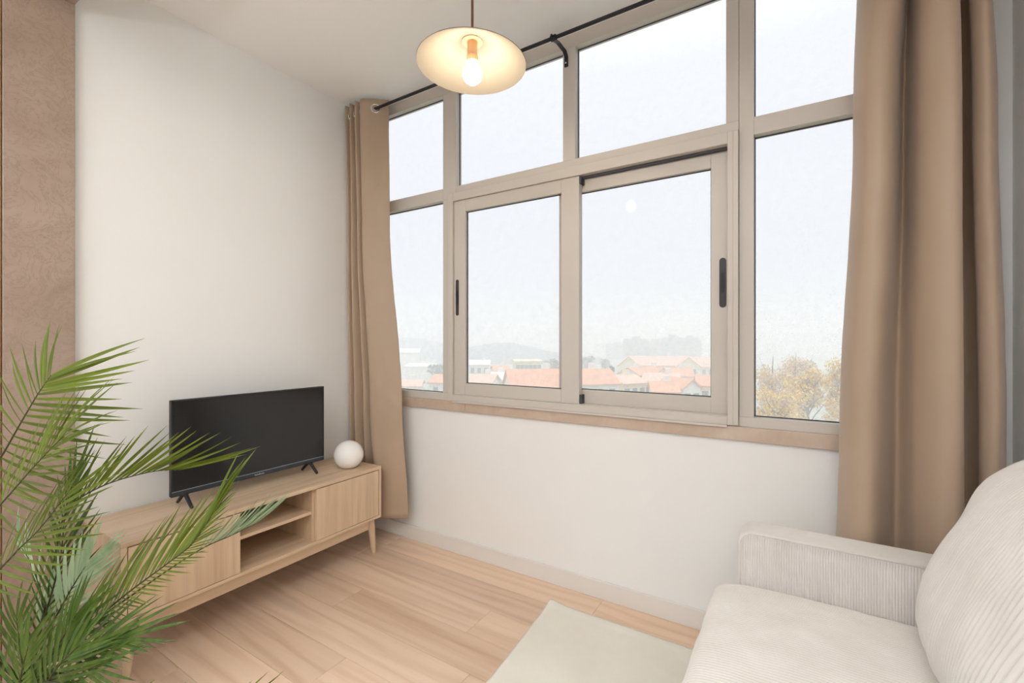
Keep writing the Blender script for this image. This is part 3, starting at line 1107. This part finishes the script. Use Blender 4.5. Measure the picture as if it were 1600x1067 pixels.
def frond(pts, start, count, lmax, normal, mat, sides=(1, 1), a0=62, a1=22, droop=0.1, lift=0.0, wide=1.0, profile=(0.6, 0.9), label=None, jit=3, joined=False):
    """pts: rachis as (px,py,depth); leaflets from fraction start to the tip"""
    P = [at(*p) for p in pts]
    C = catmull(P, 60)
    rad = [0.0042 * (1 - 0.75 * i / 60) for i in range(61)]
    fr = MB().tube(C, rad, 7).build('frond', 'stem', palm, smooth=True)
    if label: fr['label'] = label
    N0 = normal
    for k in range(count):
        s = start + (0.985 - start) * k / (count - 1)
        f = (s - start) / (1 - start)
        i = min(int(s * 60), 59)
        p = C[i].lerp(C[i + 1], s * 60 - i)
        T = (C[min(i + 2, 60)] - C[max(i - 1, 0)]).normalized()
        N = (N0 - T * N0.dot(T)).normalized()
        S = T.cross(N).normalized()
        ang = math.radians(a0 + (a1 - a0) * f ** 1.3)
        prof = profile[0] + (1 - profile[0]) * math.sin(PI * min(1, 0.15 + f * 0.75)) if f < 0.75 else (profile[1] + (1 - profile[1]) * (1 - f) / 0.25)
        for sd, w in zip((1, -1), sides):
            if w <= 0: continue
            L = lmax * prof * w * random.uniform(0.88, 1.08)
            an = ang + math.radians(random.uniform(-jit, jit))
            D = (T * math.cos(an) + S * sd * math.sin(an) + N * (lift + random.uniform(-0.06, 0.06)) + Vector((0, 0, -droop * random.uniform(0.5, 1.2)))).normalized()
            Z = (N - D * N.dot(D)).normalized()
            X = D.cross(Z)
            roll = Matrix.Rotation(random.uniform(-0.35, 0.35), 3, D)
            X, Z = roll @ X, roll @ Z
            me = random.choice(LM[mat][:3])
            if joined:
                W = Matrix(((X.x * L * wide, D.x * L, Z.x * L, p.x), (X.y * L * wide, D.y * L, Z.y * L, p.y), (X.z * L * wide, D.z * L, Z.z * L, p.z), (0, 0, 0, 1)))
                JOIN.setdefault(mat, MB()).add([W @ v.co for v in me.vertices], [tuple(q.vertices) for q in me.polygons])
                continue
            ob = bpy.data.objects.new('leaflet', me)
            COL.objects.link(ob)
            ob.parent = fr
            q = p - palm_o
            m = Matrix(((X.x * L * wide, D.x * L, Z.x * L, q.x), (X.y * L * wide, D.y * L, Z.y * L, q.y), (X.z * L * wide, D.z * L, Z.z * L, q.z), (0, 0, 0, 1)))
            ob.matrix_local = m
    return fr


BASE = (40, 1075, 1.40)
to_cam = cam_vec(0, 0, -1)
# upper left frond, seen flat against the stone
frond([BASE, (-40, 960, 1.36), (-45, 800, 1.32), (9, 702, 1.30), (54, 624, 1.29), (80, 586, 1.29)], 0.52, 19, 0.27, cam_vec(0.15, 0.25, -1), 'leaf', (1.0, 0.66), 84, 24, 0.02, label='tall upright frond')
# second frond crossing in front of it
frond([BASE, (-50, 980, 1.32), (-60, 850, 1.26), (0, 789, 1.22), (54, 728, 1.20), (100, 680, 1.20)], 0.55, 16, 0.22, cam_vec(-0.5, 0.2, -1), 'leaf', (0.75, 0.95), 56, 14, 0.0)
# third, low left, nearly side on
frond([BASE, (-30, 1000, 1.34), (-30, 930, 1.30), (20, 868, 1.28), (62, 826, 1.28), (106, 770, 1.28)], 0.45, 16, 0.23, cam_vec(0.1, 0.6, -0.8), 'leaf', (0.95, 0.75), 50, 14, 0.0)
# upright frond in the middle
frond([BASE, (45, 1040, 1.42), (66, 975, 1.44), (84, 915, 1.45), (96, 860, 1.46), (102, 800, 1.47), (116, 745, 1.48)], 0.25, 20, 0.19, cam_vec(0.75, 0.1, -0.8), 'leaf_dark', (1.0, 0.75), 32, 8, 0.0, label='upright dark green frond')
# long frond reaching across in front of the television
frond([BASE, (60, 1000, 1.44), (84, 880, 1.47), (104, 800, 1.50), (156, 761, 1.52), (231, 738, 1.55), (284, 733, 1.58)], 0.52, 21, 0.225, cam_vec(0.05, -0.5, -0.85), 'leaf', (0, 1.15), 27, 7, -0.08, wide=0.85, label='frond arching towards the television', jit=4)
# big frond in front of the cabinet
frond([BASE, (80, 1020, 1.38), (150, 966, 1.36), (205, 922, 1.35), (262, 880, 1.34), (300, 850, 1.34), (330, 808, 1.34)], 0.20, 38, 0.225, cam_vec(-0.25, 0.45, -0.85), 'leaf', (0.46, 1.08), 50, 12, 0.0, wide=1.1, label='broad frond in front of the cabinet door')
# pale frond tip beyond it
frond([BASE, (110, 1000, 1.46), (220, 920, 1.50), (310, 860, 1.55), (362, 836, 1.58), (398, 818, 1.60)], 0.60, 18, 0.18, cam_vec(0.1, -0.5, -0.8), 'leaf_pale', (0, 1.0), 28, 8, -0.05, jit=4)
# pale fronds low in the middle
frond([BASE, (60, 1010, 1.45), (92, 955, 1.46), (116, 912, 1.46), (134, 884, 1.46)], 0.30, 14, 0.19, cam_vec(0.4, 0.1, -0.9), 'leaf_pale', (0.9, 0.9), 38, 12, 0.0, wide=1.6, label='pale green frond', joined=True)
frond([BASE, (60, 1000, 1.46), (66, 935, 1.47), (48, 880, 1.48), (34, 856, 1.48)], 0.40, 10, 0.17, cam_vec(-0.4, 0.2, -0.9), 'leaf_pale', (0.9, 0.4), 24, 10, 0.0, wide=1.6, joined=True)
# dark fronds at the bottom left
frond([BASE, (36, 1040, 1.36), (30, 1000, 1.35), (26, 965, 1.35)], 0.10, 10, 0.15, cam_vec(0, 0.3, -1), 'leaf_dark', (0.9, 1.0), 44, 16, 0.0, wide=1.7, joined=True)
frond([BASE, (10, 1060, 1.30), (-20, 1030, 1.28), (-40, 1000, 1.27)], 0.05, 9, 0.14, cam_vec(0, 0.3, -1), 'leaf_dark', (1.0, 0.7), 50, 18, 0.0, wide=1.6, joined=True)
frond([BASE, (70, 1040, 1.34), (96, 1000, 1.33), (118, 962, 1.33)], 0.10, 13, 0.19, cam_vec(0.1, 0.3, -1), 'leaf_dark', (1.0, 0.8), 46, 14, 0.0, wide=1.5, joined=True)
# low dense frond to the right
frond([BASE, (90, 1040, 1.30), (130, 1016, 1.28), (166, 1002, 1.28), (200, 996, 1.28)], 0.05, 18, 0.18, cam_vec(-0.2, 0.5, -0.8), 'leaf_dark', (0.8, 1.0), 50, 8, 0.02, wide=1.3, joined=True)
frond([BASE, (70, 1064, 1.30), (110, 1050, 1.26), (150, 1044, 1.25)], 0.05, 12, 0.16, cam_vec(-0.1, 0.5, -0.8), 'leaf_dark', (0.9, 1.0), 56, 16, 0.02, wide=1.5, joined=True)
frond([BASE, (80, 1066, 1.22), (160, 1084, 1.18), (260, 1098, 1.16), (340, 1096, 1.15), (395, 1086, 1.15)], 0.25, 10, 0.13, cam_vec(0, -0.5, -0.8), 'leaf', (0, 1.0), 52, 20, -0.1)
frond([(52, 1120, 1.26), (66, 1080, 1.25), (92, 1040, 1.24), (124, 1008, 1.24)], 0.12, 12, 0.17, cam_vec(0.1, 0.3, -1), 'leaf_dark', (1.0, 0.9), 48, 14, 0.0, wide=1.5, joined=True)
frond([(40, 1120, 1.26), (30, 1085, 1.25), (34, 1050, 1.25), (44, 1010, 1.25)], 0.12, 11, 0.15, cam_vec(0.1, 0.3, -1), 'leaf_dark', (1.0, 0.9), 48, 14, 0.0, wide=1.5, joined=True)
for mat, mb in JOIN.items():
    j_ = mb.build('small_leaflets', mat, palm, smooth=True)
    j_['kind'] = 'stuff'

# ================================================================== ADDED FILL LAMP (unseen, behind the camera, brightens the room)
rl = empty('fill_uplighter', (2.0, -3.3, 0.0), 'added unseen uplighter brightening the room from behind the viewer', 'lamp')
MB().lathe([(0.0, 0.0), (0.14, 0.0), (0.14, 0.02), (0.0, 0.025)], (2.0, -3.3, 0), 32).build('base', 'black_metal', rl, smooth=True, angle=0.5)
MB().tube([(2.0, -3.3, 0.02), (2.0, -3.3, 1.62)], 0.012, 12).build('pole', 'black_metal', rl, smooth=True)
MB().lathe([(0.02, 1.60), (0.17, 1.65), (0.20, 1.75), (0.205, 1.81), (0.198, 1.81), (0.193, 1.755), (0.165, 1.66), (0.02, 1.61)], (2.0, -3.3, 0), 40, close=True).build('bowl_shade', 'baseboard', rl, smooth=True)
ld = bpy.data.lights.new('fill_light', 'AREA')
ld.shape = 'DISK'
ld.size = 0.30
ld.energy = FILL_LAMP_WATTS
ld.color = (0.965, 0.985, 1.0)
lo = bpy.data.objects.new('fill_light', ld)
lo.location = (2.0, -3.3, 1.74)
lo.rotation_euler = (PI, 0, 0)
COL.objects.link(lo)

# ================================================================== THE TOWN OUTSIDE
GZ = -14.0
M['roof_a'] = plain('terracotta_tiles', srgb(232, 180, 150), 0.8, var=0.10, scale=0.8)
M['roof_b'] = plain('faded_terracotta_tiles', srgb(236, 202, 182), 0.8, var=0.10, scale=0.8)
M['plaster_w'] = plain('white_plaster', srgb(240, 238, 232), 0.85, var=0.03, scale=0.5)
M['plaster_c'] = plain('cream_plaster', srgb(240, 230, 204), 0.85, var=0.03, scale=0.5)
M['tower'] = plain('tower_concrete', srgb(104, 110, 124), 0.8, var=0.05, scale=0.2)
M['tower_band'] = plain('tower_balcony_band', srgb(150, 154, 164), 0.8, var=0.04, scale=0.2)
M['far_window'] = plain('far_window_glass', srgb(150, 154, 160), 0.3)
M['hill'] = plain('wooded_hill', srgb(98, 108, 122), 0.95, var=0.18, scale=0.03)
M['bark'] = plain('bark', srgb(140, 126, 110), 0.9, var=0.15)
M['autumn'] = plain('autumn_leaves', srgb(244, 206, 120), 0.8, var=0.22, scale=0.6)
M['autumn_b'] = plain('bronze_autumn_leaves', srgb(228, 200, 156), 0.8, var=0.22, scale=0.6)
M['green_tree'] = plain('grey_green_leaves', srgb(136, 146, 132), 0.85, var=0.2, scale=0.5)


def ground_mat():
    t = NT('town_ground')
    v = t.coords()
    c = t.ramp(t.noise(v, 0.02, 5, 0.6), [(0.35, srgb(150, 170, 140)), (0.5, srgb(190, 192, 180)), (0.65, srgb(206, 202, 194))])
    return t.done(t.bsdf(c, 0.95))


M['ground'] = ground_mat()
gnd = MB().box(-700, 500, 12, 700, GZ - 1, GZ).build('ground', 'ground')
tag(gnd, 'pale misty ground of the town beyond the window', 'ground', kind='structure')


def house(name, label, pl, pr, D, eave, ridge, depth, rot, wall, roof, cat='house', windows=0, chimney=True, gable=False, rows=1):
    """gabled house whose eaves line spans two pixel columns at a distance; rot turns it about its middle"""
    c = at((pl + pr) / 2, eave, D)
    ez = c.z
    rz = at(0, ridge, D).z
    a = math.radians(rot)
    X = RGT * math.cos(a) + FWD * math.sin(a)
    Y = FWD * math.cos(a) - RGT * math.sin(a)
    w = (pr - pl) / FOC * D / 2 / max(0.4, math.cos(a))
    d = depth / 2
    o = Vector((c.x, c.y, GZ)) + Y * d
    r = empty(name, o, label, cat, 'houses of the misty town')
    P = lambda x, y, z: o + X * x + Y * y + Vector((0, 0, z - GZ))
    wm = MB()
    if gable:
        pts = [P(-w, -d, GZ), P(w, -d, GZ), P(w, -d, ez), P(0, -d, rz), P(-w, -d, ez)]
        wm.poly_prism(pts, Y * depth)
    else:
        pts = [P(-w, -d, GZ), P(-w, d, GZ), P(-w, d, ez), P(-w, 0, rz), P(-w, -d, ez)]
        wm.poly_prism(pts, X * 2 * w)
    wm.build('walls', wall, r)
    ov, th = 0.4, 0.22
    for s in (-1, 1):
        if gable:
            A, B = P(0, -d - ov, rz), P(s * (w + ov), -d - ov, ez - ov * (rz - ez) / w)
            dirv = Y * (depth + 2 * ov)
        else:
            A, B = P(-w - ov, 0, rz), P(-w - ov, s * (d + ov), ez - ov * (rz - ez) / d)
            dirv = X * (2 * w + 2 * ov)
        up = Vector((0, 0, th))
        MB().poly_prism([A, B, B + up, A + up], dirv).build('roof', roof, r)
    if chimney:
        q = P(w * 0.35, 0.1 * d, rz)
        MB().obox(q, X * 0.45, Y * 0.45, Vector((0, 0, 1.1))).build('chimney', wall, r)
    for j in range(rows):
        for k in range(windows):
            x = -w + 2 * w * (k + 0.5) / windows
            z = ez - 1.6 - 3.0 * j
            MB().obox(P(x, -d - 0.03, z), X * 0.5, Y * 0.05, Vector((0, 0, 0.75))).build('window', 'far_window', r)
    return r


H = house
# seen through the right-hand sliding sash
H('long_house', 'long cream building with red roof in the middle of the right sash', 985, 1075, 132, 571, 558, 10, -14, 'plaster_c', 'roof_b', 'building', 9)
H('gabled_house', 'cream gable end at the left end of the long red-roofed building', 966, 998, 126, 572, 557.5, 9, -14, 'plaster_c', 'roof_b', 'building', 2, False, True)
H('gabled_house', 'cream gable end at the right end of the long red-roofed building', 1060, 1092, 128, 572, 558.5, 9, -14, 'plaster_c', 'roof_b', 'building', 2, False, True)
H('wide_house', 'pale building with red roof at the right edge of the right sash', 1086, 1135, 138, 573, 559, 9, -6, 'plaster_c', 'roof_b', 'building', 5)
H('orange_roofed_house', 'large orange hipped roof at the left edge of the right sash', 884, 968, 74, 600, 580, 8, 12, 'plaster_w', 'roof_a', 'house', 4)
H('small_house', 'small white house with orange roof below the long cream building', 998, 1022, 104, 586, 576, 7, 30, 'plaster_w', 'roof_a', 'house', 2)
H('small_house', 'small white house with steep orange gable below the long cream building', 1022, 1048, 100, 586, 575, 7, 20, 'plaster_w', 'roof_a', 'house', 2, True, True)
H('small_house', 'white house with broad orange roof under the right cream gable', 1046, 1082, 98, 588, 577, 7, -10, 'plaster_w', 'roof_a', 'house', 3)
H('small_house', 'white house with faded roof between the two rows of roofs', 1008, 1056, 84, 596, 586, 7, -22, 'plaster_w', 'roof_b', 'house', 3)
H('small_house', 'low white house with faded orange roof just above the sash rail', 972, 1012, 82, 599, 589, 7, 24, 'plaster_c', 'roof_b', 'house', 3)
H('small_house', 'orange gabled house low in the right corner of the right sash', 1066, 1096, 72, 606, 594, 7, 14, 'plaster_w', 'roof_a', 'house', 2, False, True)
H('small_house', 'pale house with orange roof against the right sash stile', 1094, 1130, 76, 603, 590, 7, -18, 'plaster_c', 'roof_a', 'house', 2)
H('small_house', 'orange-roofed house lowest in the middle of the right sash', 1022, 1058, 66, 613, 601, 7, -12, 'plaster_w', 'roof_a', 'house', 3)
# seen through the left-hand sliding sash
H('orange_roofed_house', 'broad salmon roof low at the right of the left sash', 800, 896, 68, 606, 581, 9, 8, 'plaster_w', 'roof_a', 'house', 4)
H('flat_block', 'pale cream block above the salmon roof in the left sash', 806, 846, 120, 565, 563, 9, 6, 'plaster_c', 'plaster_c', 'building', 6, False, False, 2)
H('small_house', 'little house with red roof in the middle of the left sash', 774, 796, 118, 580, 573, 8, 10, 'plaster_w', 'roof_a', 'house', 2)
H('small_house', 'white house with faded roof low in the left sash', 728, 768, 84, 598, 588, 7, -10, 'plaster_w', 'roof_b', 'house', 3)
H('small_house', 'white house below the little red roof in the left sash', 768, 800, 92, 594, 584, 7, 14, 'plaster_w', 'plaster_w', 'house', 2)
H('small_house', 'pale house with a white roof at the left of the left sash', 733, 764, 128, 570, 564, 8, 0, 'plaster_w', 'plaster_w', 'house', 3)
# seen through the left fixed pane
H('long_house', 'long white shed on the hillside in the left fixed pane', 606, 654, 210, 551, 545, 12, 8, 'plaster_w', 'plaster_w', 'building', 0, False)
H('small_house', 'orange-roofed house low in the left fixed pane beside the mullion', 670, 712, 92, 598, 588, 7, -12, 'plaster_w', 'roof_a', 'house', 2)
H('small_house', 'white house low in the left fixed pane beside the curtain', 612, 656, 86, 604, 597, 7, 6, 'plaster_w', 'roof_b', 'house', 3)
H('flat_block', 'low white hall in the left fixed pane below the hillside shed', 632, 676, 160, 573, 569, 9, -8, 'plaster_w', 'plaster_w', 'building', 0, False)


def tower(label, pl, pr, D, top, round_=0.0, floors=14):
    c = at((pl + pr) / 2, top, D)
    w = (pr - pl) / FOC * D / 2
    o = Vector((c.x, c.y, GZ))
    r = empty('tower_block', o, label, 'building', 'tower blocks in the mist')
    h = c.z - GZ
    P = lambda x, y, z: o + RGT * x + FWD * y + Vector((0, 0, z))
    n = 10
    outl = [P(-w, 0, 0), P(w, 0, 0)]
    if round_:
        outl += [P(w, 0, h - round_)] + [P(w - round_ + round_ * math.cos(q), 0, h - round_ + round_ * math.sin(q)) for q in np.linspace(0.2, PI / 2, n)]
        outl += [P(-w + round_ - round_ * math.cos(q), 0, h - round_ + round_ * math.sin(q)) for q in np.linspace(PI / 2, 0.2, n)] + [P(-w, 0, h - round_)]
    else:
        outl += [P(w, 0, h), P(-w, 0, h)]
    MB().poly_prism(outl, FWD * 14).build('walls', 'tower', r)
    for k in range(floors):
        z = h * (k + 0.5) / floors
        ww = w * (0.92 if z < h - round_ else 0.6)
        MB().obox(P(0, -0.5, z), RGT * ww, FWD * 0.5, Vector((0, 0, h / floors * 0.22))).build('balcony_band', 'tower_band', r)
    MB().obox(P(0, 6, h + 0.8), RGT * w * 0.3, FWD * 3, Vector((0, 0, 0.8))).build('roof_box', 'tower', r)


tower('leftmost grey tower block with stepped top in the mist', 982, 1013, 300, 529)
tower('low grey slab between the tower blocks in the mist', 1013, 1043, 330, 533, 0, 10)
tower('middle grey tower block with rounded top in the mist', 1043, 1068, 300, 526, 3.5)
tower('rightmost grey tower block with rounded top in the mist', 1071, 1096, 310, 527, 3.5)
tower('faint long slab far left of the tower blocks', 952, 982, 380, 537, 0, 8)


def hill(label, pts, D, depth):
    """rounded ridge given by its skyline"""
    sky = [at(px, py, D) for px, py in pts]
    C = catmull(sky, 60)
    o = Vector((C[30].x, C[30].y, GZ))

    def fn(u, v):
        p = C[round(u * 60)]
        s = 2 * v - 1
        q = p + FWD * (s * depth)
        n = mnoise.noise(Vector((p.x * 0.03, s * 3, 0.0))) * 1.5 + mnoise.noise(Vector((p.x * 0.2, s * 9, 3.0))) * 0.8
        z = GZ - 1 + (p.z - GZ + 1) * math.cos(s * PI / 2) ** 0.8 + n * math.cos(s * PI / 2)
        return (q.x, q.y, z)
    h = MB().grid(fn, 60, 24).build('hill', 'hill', None, smooth=True, origin=o)
    tag(h, label, 'hill', 'hills in the mist')


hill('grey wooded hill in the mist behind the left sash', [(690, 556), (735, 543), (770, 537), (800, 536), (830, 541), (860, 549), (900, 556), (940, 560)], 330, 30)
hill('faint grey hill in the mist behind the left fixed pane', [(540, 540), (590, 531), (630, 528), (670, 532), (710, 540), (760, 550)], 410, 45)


def leaf_cloud(mb, c, r, n, size, rng):
    for _ in range(n):
        d = Vector((rng.gauss(0, 1), rng.gauss(0, 1), rng.gauss(0, 1))).normalized() * (rng.random() ** 0.45)
        p = c + Vector((d.x * r[0], d.y * r[1], d.z * r[2]))
        a = Vector((rng.gauss(0, 1), rng.gauss(0, 1), rng.gauss(0, 1))).normalized()
        b = a.cross(Vector((rng.gauss(0, 1), rng.gauss(0, 1), rng.gauss(0, 1)))).normalized()
        s = size * rng.uniform(0.6, 1.3)
        mb.add([p - a * s, p - b * s * 0.5, p + a * s, p + b * s * 0.5], [(0, 1, 2, 3)])


def tree(name, label, px, top, D, bottom, wpx, mat, seed, n=900, size=0.22, bare=0.0, group='trees beyond the window'):
    rng = random.Random(seed)
    t = at(px, top, D)
    b = at(px, bottom, D)
    o = Vector((t.x, t.y, GZ))
    r = empty(name, o, label, 'tree', group)
    R = wpx / FOC * D / 2
    hc = (t.z - b.z)
    trunk = MB()
    pts = [o + Vector((0, 0, 0)), o + Vector((0.1 * R, 0, (b.z - GZ) * 0.7)), o + Vector((-0.05 * R, 0, b.z - GZ + hc * 0.5)), o + Vector((0, 0, b.z - GZ + hc * (0.96 if bare else 0.85)))]
    trunk.tube(catmull(pts, 8), [0.22 * (1 - 0.85 * i / 8) for i in range(9)], 7)
    tips = []
    for k in range(9):
        a = k * 2.4
        z0 = b.z + hc * (0.05 + 0.06 * k)
        p0 = Vector((o.x, o.y, z0))
        tip = p0 + Vector((math.cos(a) * R * rng.uniform(0.5, 0.85), math.sin(a) * R * rng.uniform(0.5, 0.85), hc * rng.uniform(0.2, 0.42)))
        tips.append(tip)
        trunk.tube([p0, p0.lerp(tip, 0.5) + Vector((0, 0, 0.2)), tip], [0.08, 0.05, 0.015], 5)
        for q in range(3):
            t2 = p0.lerp(tip, rng.uniform(0.5, 0.9))
            trunk.tube([t2, t2 + Vector((rng.uniform(-.5, .5) * R * .6, rng.uniform(-.5, .5) * R * .6, hc * rng.uniform(.1, .25)))], [0.025, 0.006], 4)
    trunk.build('trunk', 'bark', r)
    fo = MB()
    mid = Vector((o.x, o.y, (t.z + b.z) / 2))
    for k in range(16):
        a = rng.uniform(0, 2 * PI)
        z = rng.uniform(-0.42, 0.36 - 0.25 * bare)
        rr = R * math.sqrt(max(0.05, 1 - (z * 2) ** 2)) * rng.uniform(0.2, 0.75)
        c = mid + Vector((math.cos(a) * rr, math.sin(a) * rr, z * hc))
        leaf_cloud(fo, c, (R * 0.42, R * 0.42, hc * 0.16), n // 16, size, rng)
    f = fo.build('foliage', mat, r)
    f['kind'] = 'stuff'


tree('autumn_tree', 'yellow autumn tree low in the middle of the right fixed pane', 1262, 574, 46, 672, 76, 'autumn', 1, 4200, 0.17)
tree('autumn_tree', 'half-bare autumn tree beside the mullion in the right fixed pane', 1208, 552, 52, 668, 64, 'autumn_b', 2, 4200, 0.16, 0.4)
tree('autumn_tree', 'golden autumn tree beside the right curtain', 1312, 556, 50, 672, 64, 'autumn', 3, 4200, 0.17)
tree('autumn_tree', 'sparse pale tree behind the yellow one in the right fixed pane', 1244, 547, 70, 640, 60, 'autumn_b', 4, 4000, 0.18, 0.3)
tree('autumn_tree', 'low ochre tree at the bottom left of the right fixed pane', 1212, 604, 40, 700, 70, 'autumn', 12, 3600, 0.15)
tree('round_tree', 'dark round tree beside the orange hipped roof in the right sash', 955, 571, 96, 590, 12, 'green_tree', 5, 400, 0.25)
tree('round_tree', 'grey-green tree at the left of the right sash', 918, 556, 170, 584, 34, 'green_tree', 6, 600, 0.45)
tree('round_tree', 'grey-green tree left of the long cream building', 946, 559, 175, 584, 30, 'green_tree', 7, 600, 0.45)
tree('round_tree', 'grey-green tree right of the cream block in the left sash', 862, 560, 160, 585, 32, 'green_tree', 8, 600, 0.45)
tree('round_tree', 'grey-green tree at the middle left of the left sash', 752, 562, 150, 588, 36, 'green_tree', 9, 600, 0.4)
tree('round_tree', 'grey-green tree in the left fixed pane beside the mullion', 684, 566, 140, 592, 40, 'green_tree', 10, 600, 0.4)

# morning mist over the town
t_ = NT('mist')
vsn = t_.node('VolumeScatter')
vsn.inputs['Color'].default_value = (0.95, 0.972, 1.0, 1)
vsn.inputs['Density'].default_value = MIST_DENSITY
vsn.inputs['Anisotropy'].default_value = 0.0
t_.link(vsn.outputs[0], t_.out.inputs['Volume'])
mist = MB().box(-690, 480, 16, 690, GZ + 0.05, 24).build('mist', t_.m)
tag(mist, 'thin grey mist hanging over the town outside', 'mist', kind='stuff')
